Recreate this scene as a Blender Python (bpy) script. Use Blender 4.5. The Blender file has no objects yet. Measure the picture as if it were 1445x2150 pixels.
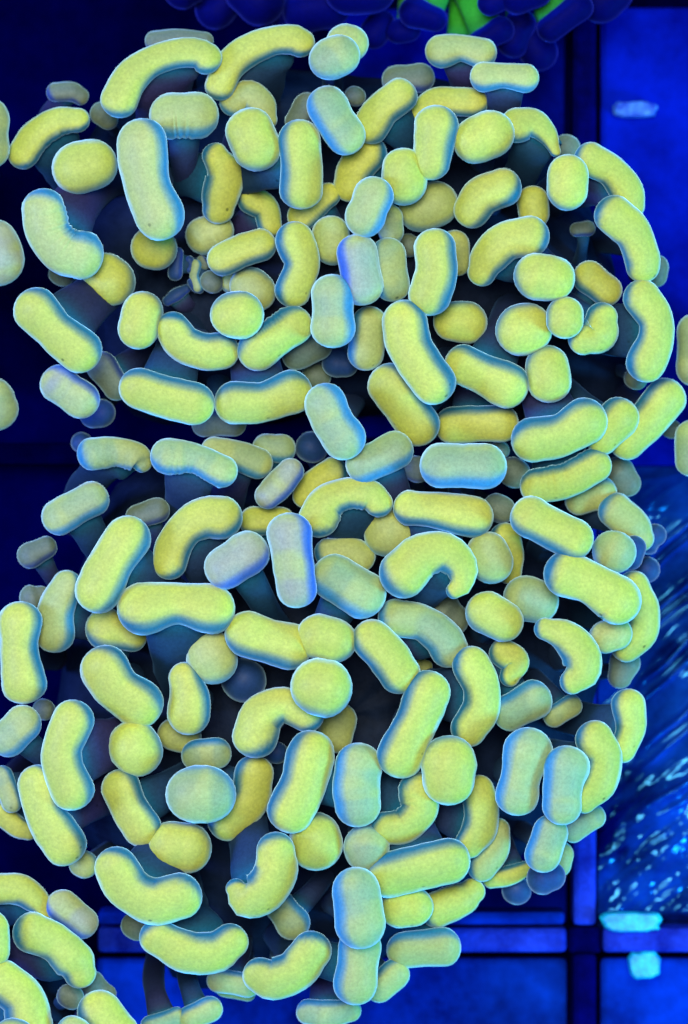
import bpy, bmesh, math, random
from mathutils import Vector, noise

random.seed(7)
S = 1e-4                       # one photo pixel on the focal plane = 0.1 mm
CX, CY = 722.5, 1075.0
ZREF, DIST = 300.0, 9000.0     # focal plane height and camera distance, in the same 0.1 mm units
sc = bpy.context.scene
COL = sc.collection

# ------------------------------------------------------------------ camera
cam_d = bpy.data.cameras.new("camera")
cam = bpy.data.objects.new("camera", cam_d)
COL.objects.link(cam)
cam.location = (0, 0, (ZREF + DIST) * S)
cam_d.sensor_fit = 'VERTICAL'
cam_d.sensor_height = 24.0
cam_d.lens = 24.0 * DIST / 2150.0
cam_d.clip_start = 0.01
cam_d.clip_end = 20.0
cam_d.dof.use_dof = True
cam_d.dof.focus_distance = (DIST - 40) * S
cam_d.dof.aperture_fstop = 8.0
sc.camera = cam

# ------------------------------------------------------------------ world and lamps (blue reef light, added rim fills)
world = bpy.data.worlds.new("World")
sc.world = world
world.use_nodes = True
bg = world.node_tree.nodes["Background"]
bg.inputs[0].default_value = (0.030, 0.31, 0.88, 1)
bg.inputs[1].default_value = 0.46

def area(name, loc, target, size, power, color):
    d = bpy.data.lights.new(name, 'AREA')
    d.shape = 'DISK'; d.size = size; d.energy = power; d.color = color
    o = bpy.data.objects.new(name, d); COL.objects.link(o)
    o.location = loc
    o.rotation_euler = (Vector(target) - Vector(loc)).to_track_quat('-Z', 'Y').to_euler()
    return o

area("reef_lamp_white", (-0.06, 0.22, 1.25), (0, 0, 0.02), 0.50, 18.3, (1.0, 0.98, 0.82))
area("reef_lamp_blue", (0.75, -0.30, 0.30), (0.05, -0.02, 0.0), 0.22, 11.0, (0.05, 0.50, 1.0))
area("reef_lamp_violet", (-0.70, 0.05, 0.40), (-0.02, 0.0, 0.03), 0.22, 9.0, (0.18, 0.30, 1.0))
area("rim_fill_rear", (0.05, 0.80, 0.35), (0.0, 0.03, 0.02), 0.22, 2.5, (0.05, 0.50, 1.0))  # added fill out of view, brightens the rear tip rims
area("rim_fill_front", (-0.05, -0.85, 0.32), (0.0, -0.03, 0.02), 0.22, 3.5, (0.05, 0.50, 1.0))  # added fill out of view, brightens the front tip rims

sc.view_settings.view_transform = 'Standard'
sc.view_settings.look = 'None'
sc.view_settings.exposure = 0.0
sc.view_settings.gamma = 1.0
sc.view_settings.use_curve_mapping = False

# ------------------------------------------------------------------ helpers
def P(px, py, z):
    """point seen at photo pixel (px,py) at height z (0.1 mm units) -> metres"""
    k = (ZREF + DIST - z) / DIST
    return Vector(((px - CX) * k * S, -(py - CY) * k * S, z * S))

def nodes_mat(name):
    m = bpy.data.materials.new(name); m.use_nodes = True
    nt = m.node_tree
    return m, nt, nt.nodes["Principled BSDF"]

def add(nt, t, **kw):
    n = nt.nodes.new(t)
    for k, v in kw.items():
        setattr(n, k, v)
    return n

def noise_fac(nt, scale, detail=3, rough=0.6, coord='Object'):
    tc = add(nt, 'ShaderNodeTexCoord')
    n = add(nt, 'ShaderNodeTexNoise')
    n.inputs['Scale'].default_value = scale
    n.inputs['Detail'].default_value = detail
    n.inputs['Roughness'].default_value = rough
    nt.links.new(tc.outputs[coord], n.inputs['Vector'])
    return n

def bump(nt, bsdf, height, strength, dist):
    b = add(nt, 'ShaderNodeBump')
    b.inputs['Strength'].default_value = strength
    b.inputs['Distance'].default_value = dist
    nt.links.new(height, b.inputs['Height'])
    nt.links.new(b.outputs['Normal'], bsdf.inputs['Normal'])

def mix_rgb(nt, a, b, fac, blend='MIX'):
    m = add(nt, 'ShaderNodeMix', data_type='RGBA', blend_type=blend)
    for s, v in ((0, fac), (6, a), (7, b)):
        if isinstance(v, (tuple, list)):
            m.inputs[s].default_value = (*v[:3], 1)
        elif isinstance(v, (int, float)):
            m.inputs[s].default_value = v
        else:
            nt.links.new(v, m.inputs[s])
    return m.outputs[2]

def ramp(nt, fac, p0, p1, c0=(0, 0, 0, 1), c1=(1, 1, 1, 1)):
    r = add(nt, 'ShaderNodeValToRGB')
    r.color_ramp.elements[0].position = p0; r.color_ramp.elements[0].color = c0
    r.color_ramp.elements[1].position = p1; r.color_ramp.elements[1].color = c1
    nt.links.new(fac, r.inputs[0])
    return r.outputs[0]

def flesh_material(name, sheen, sheen_tint, sss, grain, rough=0.55, spec=0.18):
    m, nt, b = nodes_mat(name)
    at = add(nt, 'ShaderNodeAttribute', attribute_name='pigment_glow')
    n1 = noise_fac(nt, 1500, 2, 0.7)
    n2 = noise_fac(nt, 160, 3, 0.6)
    g = ramp(nt, n1.outputs[0], 0.30, 0.72, (1 - grain, 1 - grain, 1 - grain, 1), (1 + 0, 1, 1, 1))
    c = mix_rgb(nt, at.outputs['Color'], g, 1.0, 'MULTIPLY')
    g2 = ramp(nt, n2.outputs[0], 0.35, 0.7, (0.86, 0.90, 0.95, 1), (1, 1, 1, 1))
    c = mix_rgb(nt, c, g2, 1.0, 'MULTIPLY')
    tcv = add(nt, 'ShaderNodeTexCoord')
    vo = add(nt, 'ShaderNodeTexVoronoi'); vo.inputs['Scale'].default_value = 260
    nt.links.new(tcv.outputs['Object'], vo.inputs['Vector'])
    sp = ramp(nt, vo.outputs['Distance'], 0.07, 0.13, (0.35, 0.38, 0.35, 1), (1, 1, 1, 1))
    n3 = noise_fac(nt, 60, 1, 0.5)
    sp = mix_rgb(nt, (1, 1, 1), sp, ramp(nt, n3.outputs[0], 0.55, 0.66))
    c = mix_rgb(nt, c, sp, 1.0, 'MULTIPLY')
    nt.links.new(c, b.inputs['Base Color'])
    b.inputs['Roughness'].default_value = rough
    b.inputs['Specular IOR Level'].default_value = spec
    b.inputs['Sheen Weight'].default_value = sheen
    b.inputs['Sheen Roughness'].default_value = 0.36
    b.inputs['Sheen Tint'].default_value = (*sheen_tint, 1)
    b.inputs['Subsurface Weight'].default_value = sss
    b.inputs['Subsurface Radius'].default_value = (0.9, 1.0, 0.8)
    b.inputs['Subsurface Scale'].default_value = 0.0016
    bump(nt, b, n1.outputs[0], 0.18, 0.0002)
    return m

M_TIP = flesh_material("tip_flesh", 0.80, (0.55, 0.90, 1.0), 0.30, 0.24)
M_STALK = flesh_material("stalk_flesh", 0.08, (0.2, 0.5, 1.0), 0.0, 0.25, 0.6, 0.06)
M_BLUETIP = flesh_material("blue_tip_flesh", 0.4, (0.08, 0.12, 1.0), 0.0, 0.25, 0.6, 0.02)

def obj(name, verts, faces, mat, parent=None, loc=None, cols=None, smooth=True):
    me = bpy.data.meshes.new(name)
    me.from_pydata(verts, [], faces)
    if smooth:
        me.polygons.foreach_set('use_smooth', [True] * len(me.polygons))
    if cols is not None:
        a = me.color_attributes.new('pigment_glow', 'FLOAT_COLOR', 'POINT')
        flat = []
        for c in cols:
            flat.extend((c[0], c[1], c[2], 1.0))
        a.data.foreach_set('color', flat)
    me.materials.append(mat)
    o = bpy.data.objects.new(name, me)
    COL.objects.link(o)
    if parent is not None:
        o.parent = parent
    if loc is not None:
        o.location = loc
    return o

def thing(name, label, cat, loc, group=None):
    o = bpy.data.objects.new(name, None)
    o.empty_display_size = 0.01
    COL.objects.link(o)
    o.location = loc
    o['label'] = label; o['category'] = cat
    if group: o['group'] = group
    return o

def catmull(pts, n):
    """resample [(x,y,z,r)...] to n+1 evenly parametrised points"""
    if len(pts) == 1:
        pts = [pts[0], tuple(a + d for a, d in zip(pts[0], (2, 1, 0, 0)))]
    ext = [tuple(2 * a - b for a, b in zip(pts[0], pts[1]))] + list(pts) + [tuple(2 * a - b for a, b in zip(pts[-1], pts[-2]))]
    # keep radius sane at the phantom points
    ext[0] = ext[0][:3] + (pts[0][3],); ext[-1] = ext[-1][:3] + (pts[-1][3],)
    segs = len(pts) - 1
    lens = [math.dist(pts[i][:3], pts[i + 1][:3]) + 1e-6 for i in range(segs)]
    tot = sum(lens); out = []
    for k in range(n + 1):
        d = tot * k / n; i = 0
        while i < segs - 1 and d > lens[i]:
            d -= lens[i]; i += 1
        t = min(1.0, d / lens[i])
        p0, p1, p2, p3 = ext[i:i + 4]
        out.append(tuple(0.5 * (2 * b + (c - a) * t + (2 * a - 5 * b + 4 * c - d4) * t * t + (3 * b - a - 3 * c + d4) * t ** 3)
                         for a, b, c, d4 in zip(p0, p1, p2, p3)))
    return out, tot

def sstep(a, b, x):
    t = max(0.0, min(1.0, (x - a) / (b - a)))
    return t * t * (3 - 2 * t)

def lerp3(a, b, t):
    return tuple(x + (y - x) * t for x, y in zip(a, b))

# pigments (d has shade mixed in): (cap colour, skirt colour where the tip runs into its stalk)
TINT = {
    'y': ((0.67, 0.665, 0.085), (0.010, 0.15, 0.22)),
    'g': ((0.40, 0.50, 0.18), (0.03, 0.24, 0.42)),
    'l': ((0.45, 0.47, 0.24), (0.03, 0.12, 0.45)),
    'd': ((0.20, 0.24, 0.12), (0.02, 0.05, 0.20)),  # olive, darkened for the shade that low tips stand in
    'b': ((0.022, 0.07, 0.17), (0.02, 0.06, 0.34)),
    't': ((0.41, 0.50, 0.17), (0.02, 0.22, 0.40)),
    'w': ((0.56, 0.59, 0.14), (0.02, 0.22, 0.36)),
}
RIM_GLOW = (0.66, 0.92, 0.82)  # pale edge glow, put into the tip colour where the surface turns away
NSEG = 22

def unit2(x, y):
    l = math.hypot(x, y)
    return (x / l, y / l) if l > 1e-6 else (0.0, 0.0)

def near_seg(p, a, b):
    ax, ay = a; bx, by = b
    t = ((p[0] - ax) * (bx - ax) + (p[1] - ay) * (by - ay)) / ((bx - ax) ** 2 + (by - ay) ** 2)
    t = max(0, min(1, t))
    return (ax + (bx - ax) * t, ay + (by - ay) * t)

def sweep_tip(pts, z, tint, sdir, blobby, tilt, mat, parent):
    """a fleshy bean: swept rounded section with domed ends; px units -> metres"""
    pz = [(x, y, 0.0, r) for x, y, r in pts]
    n = 14 if len(pts) > 2 else 8
    wrk = isinstance(tint, str) and tint.endswith('~')
    if wrk: tint = tint[:-1]; n = 30
    path, tot = catmull(pz, n)
    cx = sum(p[0] for p in path) / len(path); cy = sum(p[1] for p in path) / len(path)
    half = tot / 2 + pts[0][2]
    seed = random.uniform(0, 1000)
    # end cap rings
    rings = []
    def frame(i):
        a = path[max(0, i - 1)]; b = path[min(len(path) - 1, i + 1)]
        return unit2(b[0] - a[0], b[1] - a[1])
    CAPN = 6
    t0 = frame(0); t1 = frame(len(path) - 1)
    for k in range(CAPN):
        a = math.pi / 2 * (1 - k / CAPN)
        p = path[0]; rings.append((p[0] - t0[0] * p[3] * math.sin(a), p[1] - t0[1] * p[3] * math.sin(a), p[3] * math.cos(a), t0, (-math.sin(a), p[3])))
    for i, p in enumerate(path):
        rings.append((p[0], p[1], p[3], frame(i), (0.0, p[3])))
    for k in range(1, CAPN + 1):
        a = math.pi / 2 * k / CAPN
        p = path[-1]; rings.append((p[0] + t1[0] * p[3] * math.sin(a), p[1] + t1[1] * p[3] * math.sin(a), p[3] * math.cos(a), t1, (math.sin(a), p[3])))
    origin = P(cx, cy, z)
    verts, cols, faces = [], [], []
    cap, skirt = TINT[tint] if isinstance(tint, str) else tint
    glow_c = RIM_GLOW if isinstance(tint, str) and tint in 'ygwlt' else tuple(0.5 * q for q in RIM_GLOW) if tint == 'd' else skirt
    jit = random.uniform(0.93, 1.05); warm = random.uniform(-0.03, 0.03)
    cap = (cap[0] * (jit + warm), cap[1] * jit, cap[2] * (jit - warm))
    for (x, y, r, t, (axc, rf)) in rings:
        nx, ny = -t[1], t[0]
        dd = math.hypot(x - cx, y - cy) / max(half, 1)
        swell = 0.0 if blobby else 0.09 * (dd - 0.45)
        for s in range(NSEG):
            a = 2 * math.pi * s / NSEG
            ca, sa = math.cos(a), math.sin(a)
            # unit normal estimate
            rr = r / rf if rf > 0 else 0
            n3 = (nx * ca * rr + t[0] * axc, ny * ca * rr + t[1] * axc, sa * rr)
            nv = noise.noise(Vector((x * 0.016 + seed, y * 0.016, sa * 0.6 + ca * 0.25)))
            nv2 = noise.noise(Vector((x * 0.045 + seed, y * 0.045, sa * 0.9)))
            k = 1 + 0.085 * nv + 0.028 * nv2 + swell
            if wrk:
                wp = x * t[0] + y * t[1] + 18 * nv2
                k += 0.030 * math.sin(wp * 0.42) * sstep(-0.5, 0.7, n3[0] * sdir[0] + n3[1] * sdir[1] + 0.6 * nv)
            ppx = x + nx * ca * r * k
            ppy = y + ny * ca * r * k
            # tilt: lower on the outer side, a little limp at the ends
            dx, dy = ppx - cx, ppy - cy
            zz = z + sa * r * k * 0.92 - tilt * (-(dx * sdir[0] + dy * sdir[1])) - 0.10 * (dx * dx + dy * dy) / max(half, 1) * 0.6
            v = P(ppx, ppy, zz) - origin
            verts.append(v)
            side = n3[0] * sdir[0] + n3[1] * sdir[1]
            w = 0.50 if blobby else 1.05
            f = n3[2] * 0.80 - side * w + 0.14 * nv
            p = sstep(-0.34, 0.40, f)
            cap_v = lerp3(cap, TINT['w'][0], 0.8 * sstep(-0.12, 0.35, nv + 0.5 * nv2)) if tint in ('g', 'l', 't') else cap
            cen = 0.85 * sstep(0.55, 0.98, n3[2] + 0.12 * nv2)  # centre toned down in colour so the edges seem to glow
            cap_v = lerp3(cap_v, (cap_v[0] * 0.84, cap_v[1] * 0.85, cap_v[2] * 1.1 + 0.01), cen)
            c0 = lerp3(cap_v, glow_c, 0.85 * (1 - sstep(0.08, 0.42, n3[2] + 0.12 * nv2)))
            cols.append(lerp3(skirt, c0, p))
    R = len(rings)
    for i in range(R - 1):
        for s in range(NSEG):
            s2 = (s + 1) % NSEG
            faces.append((i * NSEG + s, (i + 1) * NSEG + s, (i + 1) * NSEG + s2, i * NSEG + s2))
    # the first and last rings are points (radius 0): weld them
    me_verts = verts
    bm = bmesh.new()
    lay = bm.verts.layers.float_color.new('pigment_glow')
    vs = [bm.verts.new(v) for v in me_verts]
    for v, c in zip(vs, cols):
        v[lay] = (c[0], c[1], c[2], 1)
    for f in faces:
        bm.faces.new([vs[i] for i in f])
    bmesh.ops.remove_doubles(bm, verts=vs, dist=1e-7)
    bmesh.ops.recalc_face_normals(bm, faces=bm.faces)
    me = bpy.data.meshes.new('tip'); bm.to_mesh(me); bm.free()
    me.polygons.foreach_set('use_smooth', [True] * len(me.polygons))
    me.materials.append(mat)
    o = bpy.data.objects.new('tip', me); COL.objects.link(o)
    o.parent = parent
    return o, origin, path[len(path) // 2], tot

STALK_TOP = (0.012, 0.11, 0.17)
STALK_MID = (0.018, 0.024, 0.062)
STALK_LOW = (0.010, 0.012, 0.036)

CIRC = []
def make_tentacle(colony, col_loc, pts, lvl, tint, seg, z0, dz, mat=None, stalk_cols=None, stalk_mat=None, flat=False, idx=-1, fdir=None, zr=-120.0):
    z = z0 + dz * lvl + random.uniform(-6, 6)
    pts = [tuple(p) for p in pts]
    if len(pts) == 1:
        x, y, r = pts[0]; pts = [(x - 2, y - 1, r), (x + 2, y + 1, r)]
    mid = pts[len(pts) // 2] if len(pts) % 2 else tuple((a + b) / 2 for a, b in zip(pts[len(pts) // 2 - 1], pts[len(pts) // 2]))
    chord = (pts[-1][0] - pts[0][0], pts[-1][1] - pts[0][1]); L = math.hypot(*chord)
    cm = ((pts[0][0] + pts[-1][0]) / 2, (pts[0][1] + pts[-1][1]) / 2)
    off = (cm[0] - mid[0], cm[1] - mid[1])
    c = near_seg((mid[0], mid[1]), *seg)
    toc = (c[0] - mid[0], c[1] - mid[1]); dc = math.hypot(*toc)
    rmax = max(p[2] for p in pts)
    blobby = L < 0.9 * rmax
    if len(pts) > 2 and math.hypot(*off) > 0.10 * L:
        sdir = unit2(*off)
    elif blobby:
        sdir = unit2(*toc)
    else:
        ch = unit2(*chord); pr = (-ch[1], ch[0])
        if pr[0] * toc[0] + pr[1] * toc[1] < 0: pr = (-pr[0], -pr[1])
        sdir = pr
    if sdir == (0.0, 0.0): sdir = (0.0, 1.0)
    if fdir: sdir = unit2(*fdir)
    # stalk: one fleshy column, wide under the tip, narrower at its root
    ch = unit2(*chord) if L > 1 else (-sdir[1], sdir[0])
    wtop = 1.1 * min(max(0.36 * L + 0.30 * rmax, 0.62 * rmax), 2.1 * rmax)
    if flat: ch = (-sdir[1], sdir[0]); wtop = 0.62 * L + 0.25 * rmax
    reach = min(0.42 * (z - zr), 60 + 0.6 * dc)
    rd = unit2(sdir[0] * 0.6 + (toc[0] / max(dc, 1)) * 0.4, sdir[1] * 0.6 + (toc[1] / max(dc, 1)) * 0.4)
    r = mid[2]
    k1, k2, k3 = (0.85, 1.75, 2.0) if not flat else (1.0, 2.6, 4.5)
    d1, d2 = (0.75, 1.7) if not flat else (0.45, 0.8)
    under = False
    for q in (0.9, 1.5, 2.2, 3.0):
        for w in (-0.5, 0.0, 0.5):
            qx = mid[0] + sdir[0] * q * r + ch[0] * w * wtop; qy = mid[1] + sdir[1] * q * r + ch[1] * w * wtop
            zq = z - (0.75 * r if q < 1.2 else 1.2 * r if q < 1.8 else 1.9 * r if q < 2.5 else 2.8 * r) + 0.5 * r
            if any(oi != idx and z0 + dz * ol < z + 10 and zq > z0 + dz * ol - 0.2 * orr and math.hypot(ox - qx, oy - qy) < orr * 0.95
                   for ox, oy, orr, ol, oi in CIRC):
                under = True
    if under and not flat:
        k1, k2, k3, d1, d2, wtop = 0.12, 0.2, 0.3, 0.9, 2.4, wtop * 0.75
        reach *= 0.22
    spine = [
        (mid[0] + sdir[0] * 0.10 * r, mid[1] + sdir[1] * 0.10 * r, z - 0.15 * r, wtop, 0.55 * r),
        (mid[0] + sdir[0] * k1 * r, mid[1] + sdir[1] * k1 * r, z - d1 * r, wtop * 0.95, 0.62 * r),
        (mid[0] + sdir[0] * k2 * r + rd[0] * 0.1 * reach, mid[1] + sdir[1] * k2 * r + rd[1] * 0.1 * reach, z - d2 * r, wtop * 0.80, 0.62 * r),
        (mid[0] + sdir[0] * k3 * r + rd[0] * 0.45 * reach, mid[1] + sdir[1] * k3 * r + rd[1] * 0.45 * reach, z + (zr - z) * 0.62, wtop * 0.62 + 6, 0.66 * r),
        (mid[0] + rd[0] * (reach + r), mid[1] + rd[1] * (reach + r), zr, wtop * 0.40 + 10, 0.6 * r),
    ]
    if blobby:
        spine = [(mid[0] + rd[0] * q * (0.5 * reach), mid[1] + rd[1] * q * (0.5 * reach), z - 0.2 * r - q * (z - zr), wtop * wq, 0.55 * r)
                 for q, wq in ((0, 1), (0.25, 0.85), (0.5, 0.75), (1, 0.8))]
    origin = P(spine[-1][0], spine[-1][1], spine[-1][2])
    NS, SUB = 14, 4
    verts, cols, faces = [], [], []
    rows = []
    for i in range(len(spine) - 1):
        for q in range(SUB):
            t = q / SUB
            a, b = spine[i], spine[i + 1]
            p_ = spine[max(0, i - 1)]; n_ = spine[min(len(spine) - 1, i + 2)]
            rows.append(tuple(0.5 * (2 * B + (C - A) * t + (2 * A - 5 * B + 4 * C - D) * t * t + (3 * B - A - 3 * C + D) * t ** 3)
                              for A, B, C, D in zip(p_, a, b, n_)))
    rows.append(spine[-1])
    sdx = random.uniform(0, 500)
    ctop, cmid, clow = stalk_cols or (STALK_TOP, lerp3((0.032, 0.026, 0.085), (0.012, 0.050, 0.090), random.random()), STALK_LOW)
    for i, (x, y, zz, wa, wb) in enumerate(rows):
        a = rows[max(0, i - 1)]; b = rows[min(len(rows) - 1, i + 1)]
        tv = Vector((b[0] - a[0], b[1] - a[1], b[2] - a[2])).normalized()
        wv = Vector((ch[0], ch[1], 0)); wv = (wv - tv * wv.dot(tv)).normalized()
        bv = tv.cross(wv)
        f = i / (len(rows) - 1)
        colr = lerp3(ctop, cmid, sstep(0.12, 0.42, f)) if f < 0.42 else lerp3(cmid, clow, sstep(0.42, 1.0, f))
        for s in range(NS):
            an = 2 * math.pi * s / NS
            k = 1 + 0.10 * noise.noise(Vector((x * 0.02 + sdx, zz * 0.02, math.cos(an))))
            q = Vector((x, y, zz)) + wv * (math.cos(an) * wa * k) + bv * (math.sin(an) * wb * k)
            verts.append(P(*q) - origin); cols.append(colr)
    for i in range(len(rows) - 1):
        for s in range(NS):
            s2 = (s + 1) % NS
            faces.append((i * NS + s, i * NS + s2, (i + 1) * NS + s2, (i + 1) * NS + s))
    faces.append(tuple(range(NS))); faces.append(tuple(reversed(range((len(rows) - 1) * NS, len(rows) * NS))))
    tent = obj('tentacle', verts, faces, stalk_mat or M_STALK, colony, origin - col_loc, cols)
    tilt = 0.0 if blobby else 0.18
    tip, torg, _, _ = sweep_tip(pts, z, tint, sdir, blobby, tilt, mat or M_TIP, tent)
    tip.location = torg - origin
    return tent

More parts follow.
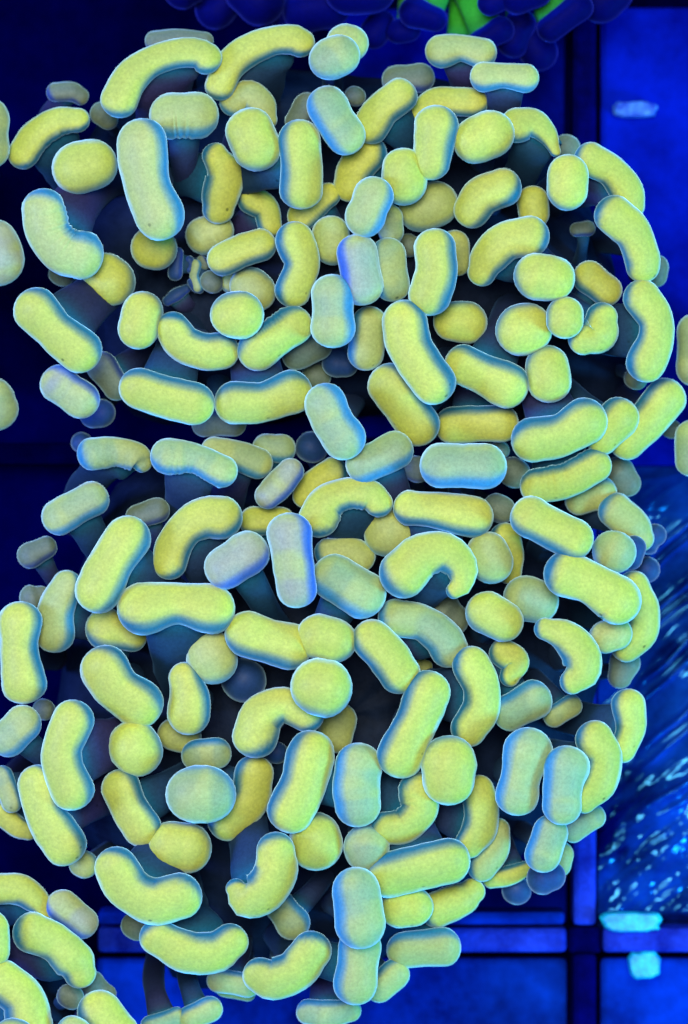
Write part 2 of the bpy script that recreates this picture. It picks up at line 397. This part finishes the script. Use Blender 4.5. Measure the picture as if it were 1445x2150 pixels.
# ------------------------------------------------------------------ traced tips: colony | level | pigment | x y r ...
DATA = """
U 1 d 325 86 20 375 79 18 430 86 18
U 4 y 250 210 36 272 166 36 312 132 33 370 112 31 415 111 31 433 122 32
U 0 d 118 194 20 150 193 22 168 202 18
U 2 y~ 48 324 30 76 284 32 120 256 30 163 252 25
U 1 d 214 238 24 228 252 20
U 4 y 165 353 54 192 347 53
U 4 w~ 362 243 47 410 243 48
U 6 w 299 300 50 303 350 51 313 400 49 336 453 50
U 3 y 452 328 27 472 365 40 462 410 38 458 438 31
U 5 w~ 92 440 43 104 490 46 135 525 50 166 534 50
U 3 y 462 180 30 482 140 33 522 106 33 575 85 31 616 83 31 631 90 29
U 5 g 692 126 42 714 116 41
U 4 w 725 90 39 736 91 37
U 3 w 490 215 28 520 200 32 548 222 32 560 250 22
U 5 y 526 277 49 540 308 50
U 5 y 629 295 43 634 345 44 633 393 45
U 5 g 689 225 44 704 253 42 726 283 41
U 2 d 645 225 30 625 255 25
U 4 y 838 203 37 802 232 39 780 265 36
U 3 y 775 322 36 746 355 38 735 390 33
U 6 g 785 412 40 768 455 42
U 5 y 847 358 46 848 384 46
U 2 y 530 420 29 558 438 29 566 470 26
U 3 y~ 690 410 24 656 435 32 635 455 30
U 1 d 746 202 20
U 3 w 928 107 34 968 101 29 1011 112 31
U 4 w 1018 162 30 1060 159 27 1102 164 29
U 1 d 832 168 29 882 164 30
U 3 y 882 238 25 912 214 29 958 213 31 995 215 29
U 5 y 917 267 45 911 306 43 906 340 37
U 5 y 1001 294 49 1030 281 49
U 4 y 1088 262 36 1122 260 31 1150 285 22 1166 318 11
U 0 d 1190 310 26
U 6 y 1193 365 40 1191 401 40
U 4 y 1241 335 35 1285 360 34 1316 402 34 1323 430 31
U 4 y 1054 394 40 1014 411 41 993 439 39
U 3 y 1119 424 33 1122 446 33
U 3 w 885 441 46 915 428 46
U 5 y 1114 496 39 1062 508 41 1026 543 38 1013 570 30
U 5 y 1289 451 39 1328 488 39 1347 536 38 1350 556 36
U 1 d 1380 560 24 1378 580 22
U 6 y 1127 580 47 1160 584 46
U 4 y 1239 583 35 1272 609 33
U 5 y 1348 626 38 1377 670 38 1377 715 38 1357 760 41
U 6 y 1187 661 37 1187 673 37
U 5 y 1094 693 52 1107 691 52
U 5 y 1264 668 32 1256 700 43 1226 712 32
U 4 y 952 675 41 980 677 42
U 6 y 914 525 44 917 570 44 902 618 43
U 3 w 955 515 31 960 552 27
U 6 y 850 675 44 858 722 46 884 768 47 909 802 46
U 5 y 976 767 42 1020 788 45 1063 808 46
U 5 y 1149 772 46 1154 798 46
U 4 y 820 810 46 848 850 45 878 892 43
U 3 y 952 893 37 1000 890 38 1050 888 38
U 5 y 1121 924 46 1175 914 46 1228 884 46
U 4 y 1298 879 43 1266 918 35
U 3 y 1396 837 42 1362 880 44 1318 925 39
U 4 y~ 1126 1021 33 1190 1008 37 1248 977 35
U 2 w 1218 1050 31 1262 1036 33
U 1 d 1300 992 33 1318 1015 27
U 0 d 1408 900 20
U 1 d 1335 795 22
U 2 d 1080 992 31
U 3 y 222 580 48 234 592 49
U 1 d 130 575 25
U 3 y 320 520 44 328 523 43
U 2 w~ 430 494 39 450 486 40
U 5 y 75 650 44 120 698 44 168 737 44
U 5 y 300 656 43 292 688 44
U 5 y 362 690 34 386 722 38 430 738 39 462 737 39
U 4 l 125 807 39 170 838 39
U 2 d 215 770 31 245 812 28
U 1 b 195 870 27 214 867 28
U 5 y 292 815 41 345 833 42 407 847 43
U 2 b 368 574 15 372 532 13
U 2 t 412 556 11 408 580 10 415 602 11
U 2 d 445 592 23
U 4 y 470 544 34 510 525 36 545 515 34
U 2 w 486 595 21
U 3 w 525 602 42 538 612 41
U 6 y 491 661 48 504 661 49
U 5 y 619 505 39 635 555 37 615 607 37
U 4 w 695 492 38 699 520 36
U 6 l 750 536 43 760 596 44
U 5 g 815 535 35 824 596 36
U 6 g 698 621 44 700 684 45
U 4 g 815 460 31 821 486 27
U 2 d 858 515 23
U 5 y~ 541 736 41 576 710 42 614 684 41
U 3 d 625 745 32 665 725 32
U 4 w 776 680 36 768 740 37
U 2 b 708 762 31 724 764 28
U 1 d 665 788 28
U 5 y 494 846 42 550 845 43 612 824 43
U 6 g 684 850 44 700 888 44 722 920 44
U 2 d 430 888 27 490 888 27
W 4 t~ 197 953 34 245 949 30 288 960 29 299 972 19
W 0 b 172 930 20
W 5 t~ 354 958 37 410 963 33 466 990 32
W 3 t 450 945 27 500 957 32 540 972 32
W 2 t 560 941 29 590 943 30
W 1 b 655 940 31
W 4 l 610 990 27 586 1018 31 563 1041 27
W 3 y 700 990 29 662 1015 31 640 1041 25
W 5 t 766 974 39 798 961 40 828 946 39
W 5 y~ 669 1088 39 690 1054 38 730 1036 33 775 1039 31 796 1057 28
W 5 y 356 1182 34 366 1145 37 392 1108 38 430 1087 43 464 1087 44
W 3 y 535 1095 31 590 1092 27
W 6 l 476 1191 45 518 1163 46
W 7 l 608 1124 46 616 1180 43 623 1234 41
W 4 w 690 1160 29 735 1160 32 757 1170 30
W 6 g 704 1213 48 735 1232 50 760 1247 49
W 4 w 813 1121 47 828 1116 45
W 5 y 862 1067 35 920 1072 38 994 1085 41
W 6 g 928 978 45 1017 980 46
W 2 d 875 985 27
W 1 d 1050 945 18
W 6 y 849 1203 51 888 1166 45 938 1163 42 969 1195 34 966 1230 24 954 1240 17
W 5 w 1024 1161 43 1033 1180 44
W 3 y 1060 1130 31 1073 1165 27 1070 1200 26
W 3 d 1043 1066 29 1053 1070 29
W 6 y 1116 1087 43 1160 1110 43 1204 1132 41
W 2 w 1295 1074 37 1330 1106 37 1344 1130 28
W 1 b 1362 1130 33 1376 1124 23
W 4 g 1290 1158 43
W 3 b 1331 1150 25 1325 1172 24
W 0 b 1358 1196 25
W 6 y 1190 1206 47 1240 1223 45 1288 1254 48 1297 1262 48
W 3 y 1330 1234 34 1348 1280 35 1344 1328 35 1316 1357 32
W 4 w 1270 1338 33 1294 1330 33
W 1 d 1312 1393 32 1302 1420 25
W 4 g 1105 1256 47 1126 1262 46
W 5 y 1023 1287 44 1056 1305 42
W 3 d 933 1290 44 950 1300 34
W 5 g 832 1296 37 885 1308 37 928 1338 41 942 1360 40
W 6 y 1144 1321 22 1184 1335 33 1218 1370 40 1222 1410 37 1202 1432 25
W 4 y 1058 1372 30 1081 1390 31 1070 1420 21
W 5 y 990 1396 38 1011 1440 39 1010 1490 40 985 1530 37
W 4 t 1074 1494 39 1117 1471 41
W 3 t 1164 1503 23 1199 1482 23
W 4 y 1319 1481 34 1324 1530 31 1308 1575 26
W 5 y 1248 1551 37 1268 1592 39 1256 1645 37 1228 1680 27
W 6 g 1109 1580 51 1095 1630 42 1086 1668 43
W 6 g 1189 1615 48 1182 1652 43 1181 1690 41
W 5 t 1155 1749 37 1141 1794 37
W 3 t 1245 1715 26 1205 1741 27
W 3 b 1140 1844 33 1158 1840 29
W 2 t 1176 1795 28 1174 1815 26
W 1 b 1085 1870 28
W 2 y 1032 1846 18 1070 1838 23 1108 1822 15
W 3 w 1044 1745 27 1040 1785 31 1012 1821 29
W 4 y 1004 1661 33 1012 1700 36 1006 1740 37 984 1773 28
W 6 y 944 1603 57 943 1636 53
W 6 y 898 1455 46 872 1520 46 841 1586 46
W 7 y 672 1443 60 678 1444 60
W 5 y 537 1544 46 550 1503 45 595 1480 37 645 1501 35
W 2 b 580 1580 22
W 3 w 710 1512 37 705 1545 35
W 6 y 652 1585 50 639 1642 49 613 1699 49
W 6 g 753 1608 47 748 1650 49 751 1688 47
W 4 y 534 1626 39 522 1680 43 479 1722 42
W 6 t 408 1668 58 436 1668 58
W 4 t 414 1586 32 453 1582 32
W 3 w 366 1542 34 389 1547 33
W 5 y 388 1424 33 398 1465 43 397 1500 42
W 5 y 283 1570 56 286 1573 56
W 5 y 220 1405 48 246 1443 49 291 1477 50
W 5 w 445 1378 51 448 1384 51
W 6 y 521 1331 47 560 1344 45 605 1356 49
W 6 y 670 1336 46 702 1345 46
W 6 y 781 1342 40 812 1373 44 838 1412 43
W 3 b 512 1428 44
W 6 y 299 1279 51 370 1268 45 441 1279 51
W 6 y 268 1131 47 236 1180 47 208 1237 49
W 3 d 330 1072 26 290 1085 25
W 4 t 125 1086 36 160 1066 36 192 1049 36
W 2 d 65 1165 28 95 1150 24
W 4 w 140 1228 30 118 1280 39 115 1328 41
W 2 d 70 1255 28 85 1250 20
W 5 y 43 1308 44 40 1370 40 50 1430 46
W 4 y 225 1320 44 275 1333 34
W 2 d 92 1490 21
W 5 t 48 1520 38 18 1550 38
W 6 y 154 1513 42 131 1570 43 133 1610 44 151 1655 45
W 5 y 79 1646 39 95 1710 43 134 1770 46
W 3 t 5 1630 22 25 1685 21
W 2 y 0 1705 25 35 1735 23 60 1745 18
W 5 y 255 1657 41 274 1700 41 299 1738 39
W 5 y 361 1776 49 394 1781 49
W 6 y 244 1822 43 270 1865 46 322 1893 48 377 1881 46
W 3 w 175 1815 28
W 2 d 286 1945 29
W 5 y 331 1968 37 390 1998 44 450 2000 44 484 1977 36
W 6 y 580 1788 40 579 1832 45 550 1873 47 512 1882 40 496 1866 21
W 3 g 590 1905 33 613 1935 37
W 5 y 654 1997 41 620 2038 46 572 2056 43 546 2047 35
W 5 y 662 1760 53 665 1773 53
W 5 g 769 1777 45 770 1785 45
W 5 y~ 878 1660 38 880 1700 39 850 1733 38 812 1738 33
W 5 y 818 1838 46 880 1822 47 940 1807 46
W 4 y 840 1907 41 870 1904 39
W 3 y 918 1910 36 970 1888 36 992 1872 26
W 7 g 748 1872 50 757 1940 51
W 5 w 756 1990 44 747 2064 45
W 3 w 828 2046 31 796 2075 29
W 3 w 850 1995 37 927 1989 40
W 2 t 650 2125 27 690 2130 31 735 2121 23
W 2 w 460 2058 25 520 2068 25
W 1 w 472 2074 19 520 2085 17
W 3 w 440 2119 27 400 2137 25
U 1 d 1212 482 15 1234 480 16
W 2 w 876 1396 16 894 1400 14
U 2 b 398 545 8 404 556 9 400 566 8
U 2 d 424 545 9 430 556 10
U 2 b 402 592 8 410 604 9 420 608 8
U 1 b 352 632 10 372 618 14 392 606 9
W 3 t 370 2135 20 320 2155 24
B 4 y -20 1868 32 40 1868 32 78 1893 28 92 1916 18
B 4 l 131 1902 33 172 1937 33
B 5 y 69 1959 41 116 1979 40 156 2018 43 168 2042 32
B 6 y -22 1955 43 -22 1992 43
B 6 y 5 2062 44 48 2098 48 60 2150 48
B 5 y 210 2126 46 246 2172 46
B 3 d 148 2093 26
B 2 d 195 2070 31 225 2085 19
B 6 w 155 2168 34
B 7 y 30 2185 45
L 3 t -24 250 43 -24 310 43
L 3 l -14 515 53 -5 545 54
L 2 g -15 845 50 -10 855 48
R 2 t 1457 695 35 1457 775 35
R 2 t 1457 922 40 1454 962 38
"""
SEGS = {
    'U': ((470, 600), (1040, 640)),
    'W': ((560, 1560), (900, 1440)),
    'B': ((-40, 2060), (40, 2160)),
    'L': ((-220, 450), (-220, 650)),
    'R': ((1600, 780), (1600, 900)),
}
LABELS = {
    'U': ("upper large hammer coral with yellow green bean tips around a dark hollow", (740, 560)),
    'W': ("lower large hammer coral whose yellow green and grey blue tips spread to the rack crossing", (680, 1520)),
    'B': ("small hammer coral cut off by the bottom left corner", (20, 2090)),
    'L': ("pale rounded coral tips at the left edge beside the upper coral", (-210, 540)),
    'R': ("two grey cyan coral tips at the right edge beside the upper coral", (1590, 830)),
}

# ------------------------------------------------------------------ setting: tank floor, rack
def blue_plastic(name, lo, hi, scale, rough, bmp, spec=0.5):
    m, nt, b = nodes_mat(name)
    n = noise_fac(nt, scale, 6, 0.65)
    n2 = noise_fac(nt, scale * 9, 4, 0.7)
    c = mix_rgb(nt, lo, hi, ramp(nt, n.outputs[0], 0.38, 0.66))
    c = mix_rgb(nt, c, ramp(nt, n2.outputs[0], 0.3, 0.7, (0.7, 0.7, 0.7, 1), (1, 1, 1, 1)), 1.0, 'MULTIPLY')
    nt.links.new(c, b.inputs['Base Color'])
    b.inputs['Roughness'].default_value = rough
    b.inputs['Specular IOR Level'].default_value = spec
    bump(nt, b, n2.outputs[0], 0.5, bmp)
    return m

M_FLOOR = blue_plastic("tank_floor_blue", (0.0001, 0.0002, 0.014), (0.0001, 0.0004, 0.050), 14, 0.9, 0.0006, 0.0)
M_PANEL = blue_plastic("tray_panel_blue", (0.0002, 0.0004, 0.10), (0.0003, 0.012, 0.50), 14, 0.8, 0.0005, 0.01)
M_HAZE = blue_plastic("tray_panel_cloudy", (0.0002, 0.0005, 0.06), (0.001, 0.045, 0.60), 24, 0.8, 0.0005, 0.01)
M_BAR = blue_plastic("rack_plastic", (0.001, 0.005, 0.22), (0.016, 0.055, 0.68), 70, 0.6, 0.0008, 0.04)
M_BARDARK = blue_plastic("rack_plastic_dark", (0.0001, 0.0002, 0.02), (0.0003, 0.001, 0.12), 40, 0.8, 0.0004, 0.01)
M_FILM = blue_plastic("wrinkled_film", (0.0003, 0.001, 0.06), (0.003, 0.075, 0.60), 22, 0.13, 0.00004, 0.7)
M_FILM.node_tree.nodes['Principled BSDF'].inputs['IOR'].default_value = 1.6
M_FILM.node_tree.nodes['Principled BSDF'].inputs['Specular Tint'].default_value = (0.08, 0.50, 1.0, 1)
M_GLINT = blue_plastic("pale_blue_glint", (0.004, 0.04, 0.55), (0.10, 0.36, 0.95), 330, 0.4, 0.0005, 0.2)
M_CYANGLINT = blue_plastic("cyan_glint", (0.0, 0.30, 0.75), (0.02, 0.90, 0.98), 200, 0.35, 0.0003, 0.4)  # colour stands in for a bright cyan reflection

FZ = -420.0
def heightfield(name, x0, x1, y0, y1, nx, ny, hf, mat, parent=None):
    verts, faces = [], []
    for j in range(ny + 1):
        for i in range(nx + 1):
            x = x0 + (x1 - x0) * i / nx; y = y0 + (y1 - y0) * j / ny
            verts.append(P(x, y, hf(x, y)))
    for j in range(ny):
        for i in range(nx):
            a = j * (nx + 1) + i
            faces.append((a, a + nx + 1, a + nx + 2, a + 1))
    return obj(name, verts, faces, mat, parent)

fl = heightfield('tank_floor', -2500, 3900, -2500, 4600, 120, 130,
                 lambda x, y: FZ + 18 * noise.noise(Vector((x * 0.01, y * 0.01, 0.3))), M_FLOOR)
fl['kind'] = 'structure'

def bevel_box(name, x0, x1, y0, y1, z0, z1, mat, parent, ploc, bev=12):
    zm = z1
    a = P(x0, y1, zm); b = P(x1, y0, zm)
    c = (a + b) / 2; c.z = (z0 + z1) / 2 * S
    bm = bmesh.new()
    bmesh.ops.create_cube(bm, size=1.0)
    bmesh.ops.scale(bm, vec=(abs(b.x - a.x), abs(b.y - a.y), (z1 - z0) * S), verts=bm.verts)
    bmesh.ops.bevel(bm, geom=list(bm.edges), offset=bev * S, segments=2, affect='EDGES', profile=0.6)
    me = bpy.data.meshes.new(name); bm.to_mesh(me); bm.free()
    me.polygons.foreach_set('use_smooth', [False] * len(me.polygons))
    me.materials.append(mat)
    o = bpy.data.objects.new(name, me); COL.objects.link(o)
    o.parent = parent; o.location = c - ploc
    return o

rl = P(1228, 1972, FZ)
rack = thing('frag_rack', "blue plastic grid rack whose bars cross at the bottom right", 'rack', rl)
ZB0, ZB1 = FZ + 25, FZ + 150
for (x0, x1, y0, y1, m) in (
        (1202, 1252, -600, 940, M_BARDARK), (1204, 1252, 946, 1943, M_BAR), (1204, 1252, 2003, 2700, M_BARDARK)):  # top piece darker: glancing light put into its colour
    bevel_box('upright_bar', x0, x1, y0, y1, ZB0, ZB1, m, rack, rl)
for (x0, x1, y0, y1, m) in ((205, 1190, 1948, 2000, M_BAR), (205, 1186, 1914, 1942, M_HAZE), (1266, 2400, 1948, 2000, M_BAR),
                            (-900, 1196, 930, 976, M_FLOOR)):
    bevel_box('cross_bar', x0, x1, min(y0, y1), max(y0, y1), ZB0 - 4, ZB1 - 5, m, rack, rl)
for (x0, x1, y0, y1) in ((1262, 2300, 16, 980), (690, 1186, 16, 920), (205, 1190, 2012, 2700), (1262, 2300, 2012, 2700), (700, 1190, 1200, 1940)):
    bevel_box('tray_panel', x0, x1, y0, y1, FZ + 22, FZ + 34, M_HAZE if y0 > 2000 else M_PANEL, rack, rl)
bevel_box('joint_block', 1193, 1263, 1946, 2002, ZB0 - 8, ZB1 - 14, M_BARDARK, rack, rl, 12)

# wrinkled glossy film / sheet at the right
def film_h(x, y):
    a, c = (x * 0.75 - y * 0.66), (x * 0.66 + y * 0.75)      # along / across the wrinkles
    wob = 40 * noise.noise(Vector((x * 0.01, y * 0.01, 7.7)))
    saw = ((y + wob * 0.5 + (x - 1400) * 0.85) / 133.0) % 1.0
    row = sstep(1330, 1400, x) * sstep(980, 1060, y) * (1 - sstep(1640, 1760, y))
    ridge = (46 * math.exp(-((saw - 0.5) / 0.07) ** 2) + 22 * math.exp(-((saw - 0.78) / 0.04) ** 2)) * row
    low = sstep(1560, 1760, y)
    n = 34 * noise.noise(Vector((a * 0.006, c * 0.016, 1.7))) + (2.2 + 5 * low) * noise.noise(Vector((a * 0.02, c * 0.07, 5.1))) \
        + (0.4 + 1.6 * low) * noise.noise(Vector((a * 0.06, c * 0.16, 9.1)))
    return FZ + 90 + ridge + n
def film_drop(x, y):
    e = min(sstep(965 + 30 * noise.noise(Vector((x * 0.012, 0, 3))), 1090, y), 1 - sstep(1912, 1946, y), sstep(1244, 1256, x))
    return FZ + 10 + (film_h(x, y) - FZ - 10) * e
film = heightfield('wrinkled_film', 1244, 1900, 940, 1946, 230, 340, film_drop, M_FILM)
film['label'] = "glossy wrinkled blue film with bright ripples right of the lower coral"
film['category'] = 'plastic film'

def glint(px, py, w, h, label, thick=26, mat=M_CYANGLINT, z=FZ + 60):  # a reflection built as a solid pale patch
    loc = P(px, py, z)
    bm = bmesh.new()
    N = 40
    top, bot, rim = [], [], []
    for i in range(N):
        a = 2 * math.pi * i / N
        ca, sa = math.cos(a), math.sin(a)
        e = 0.6
        x = math.copysign(abs(ca) ** e, ca) * w / 2; y = math.copysign(abs(sa) ** e, sa) * h / 2
        k = 1 + 0.16 * noise.noise(Vector((px + ca * 2, sa * 2, 3)))
        bot.append(bm.verts.new((x * k * S, y * k * S, 0)))
        rim.append(bm.verts.new((x * k * S, y * k * S, thick * 0.7 * S)))
        top.append(bm.verts.new((x * k * 0.88 * S, y * k * 0.82 * S, thick * S)))
    for i in range(N):
        j = (i + 1) % N
        bm.faces.new((bot[i], bot[j], rim[j], rim[i])); bm.faces.new((rim[i], rim[j], top[j], top[i]))
    bm.faces.new(top); bm.faces.new(list(reversed(bot)))
    me = bpy.data.meshes.new('glint_patch'); bm.to_mesh(me); bm.free()
    me.materials.append(mat)
    o = bpy.data.objects.new('glint_patch', me); COL.objects.link(o); o.location = loc
    o['label'] = label; o['category'] = 'glint'; o['group'] = 'painted glints over the rack'
    return o
glint(1325, 1934, 132, 44, "painted bright cyan rounded plug just above the right cross bar", z=FZ + 150)
glint(1352, 2024, 70, 60, "painted cyan plug just below the right cross bar", z=FZ + 120)
glint(1333, 231, 100, 36, "painted hazy pale blue oval plug high at the right", mat=M_GLINT, z=FZ + 40)

# ------------------------------------------------------------------ the corals
roots = {}
for k, (lab, (cx, cy)) in LABELS.items():
    roots[k] = thing('hammer_coral', lab, 'coral', P(cx, cy, FZ), 'yellow green hammer corals')

tips_by = {}
ALL = []
for line in DATA.strip().splitlines():
    f = line.split()
    k, lvl, tint = f[0], int(f[1]), f[2]
    v = list(map(float, f[3:]))
    pts = [(v[i], v[i + 1], v[i + 2]) for i in range(0, len(v), 3)]
    pts = [(x, y, r * 1.045) for x, y, r in pts]
    tips_by.setdefault(k, []).append((pts, lvl))
    ALL.append((k, pts, lvl, tint))
    idx = len(ALL) - 1
    for i in range(max(1, len(pts) - 1)):
        a, b2 = pts[i], pts[min(i + 1, len(pts) - 1)]
        for t in (0.0, 0.5, 1.0):
            CIRC.append((a[0] + (b2[0] - a[0]) * t, a[1] + (b2[1] - a[1]) * t, a[2], lvl, idx))
for idx, (k, pts, lvl, tint) in enumerate(ALL):
    make_tentacle(roots[k], roots[k].location, pts, lvl, tint, SEGS[k], 60.0, 48.0, idx=idx)

# fleshy wall (polyp body) under the tentacles of each colony
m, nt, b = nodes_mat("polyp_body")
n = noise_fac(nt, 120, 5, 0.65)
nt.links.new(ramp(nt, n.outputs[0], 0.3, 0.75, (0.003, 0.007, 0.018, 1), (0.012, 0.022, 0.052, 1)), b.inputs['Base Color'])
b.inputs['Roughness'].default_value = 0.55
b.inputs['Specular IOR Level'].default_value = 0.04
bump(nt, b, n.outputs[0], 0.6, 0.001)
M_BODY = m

def body(k):
    pts = [(p[0], p[1]) for tp, _ in tips_by[k] for p in tp]
    seg = SEGS[k]
    ang = {}
    cx = (seg[0][0] + seg[1][0]) / 2; cy = (seg[0][1] + seg[1][1]) / 2
    NB = 64
    rad = []
    for i in range(NB):
        a = 2 * math.pi * i / NB; d = (math.cos(a), math.sin(a)); best = 60.0
        for (x, y) in pts:
            q = (x - cx) * d[0] + (y - cy) * d[1]; w = abs(-(x - cx) * d[1] + (y - cy) * d[0])
            if q > 0 and w < 110: best = max(best, q)
        rad.append(best)
    rad = [0.25 * rad[i - 1] + 0.5 * rad[i] + 0.25 * rad[(i + 1) % NB] for i in range(NB)]
    loc = roots[k].location
    verts, faces = [], []
    prof = [(0.0, 105), (0.25, 112), (0.45, 92), (0.66, 35), (0.80, -60), (0.86, -160), (0.84, -280), (0.80, FZ)]
    for (f, z) in prof:
        for i in range(NB):
            a = 2 * math.pi * i / NB
            x = cx + math.cos(a) * rad[i] * f; y = cy + math.sin(a) * rad[i] * f
            zz = z + (25 * noise.noise(Vector((x * 0.012, y * 0.012, 2.0))) if z > FZ else 0)
            verts.append(P(x, y, zz) - loc)
    for r in range(len(prof) - 1):
        for i in range(NB):
            j = (i + 1) % NB
            faces.append((r * NB + i, (r + 1) * NB + i, (r + 1) * NB + j, r * NB + j))
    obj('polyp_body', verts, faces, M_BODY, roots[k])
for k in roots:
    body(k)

# ------------------------------------------------------------------ blue tipped coral with green stalks along the top edge
BLUE = ((0.0005, 0.0015, 0.07), (0.001, 0.005, 0.18))
TOP = """
1 h 0 -1 455 18 46 470 0 46
2 h 0 -1 545 0 56 525 -18 56
2 h 0 -1 640 22 48 690 14 46
4 h 0 -1 735 -20 54 780 -22 52
3 g 0.5 -1 870 26 33 912 40 28
5 h 0 -1 1030 6 28 1050 -4 28
5 h 0 -1 1088 -8 40 1122 -20 38
3 g -0.6 -1 1008 88 24 1052 62 28
2 h 0 -1 1078 88 34 1092 52 34
4 g -0.6 -1 1156 60 29 1214 16 32
1 h 0 -1 1132 110 40 1118 85 40
2 h 0 -1 1262 4 46 1285 -20 46
1 h 0 -1 785 72 32 800 50 30
2 h 0 -1 385 -25 44 400 -30 40
1 h 0 -1 600 20 44 590 0 40
1 g 0.2 -1 835 66 26 858 62 26
1 g 0 -1 948 96 26 985 100 26
"""
tl = P(1000, -260, FZ)
tc = thing('frogspawn_coral', "dark blue tipped coral with bright green stalks along the top edge", 'coral', tl)
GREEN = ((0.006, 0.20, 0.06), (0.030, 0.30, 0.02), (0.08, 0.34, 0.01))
for line in TOP.strip().splitlines():
    f = line.split(); v = list(map(float, f[4:]))
    pts = [(v[i], v[i + 1], v[i + 2]) for i in range(0, len(v), 3)]
    make_tentacle(tc, tl, pts, int(f[0]), BLUE, ((500, -400), (1150, -400)), -190.0, 36.0, M_BLUETIP, GREEN,
                  flat=f[1] == 'g', fdir=(float(f[2]), float(f[3])), zr=FZ)
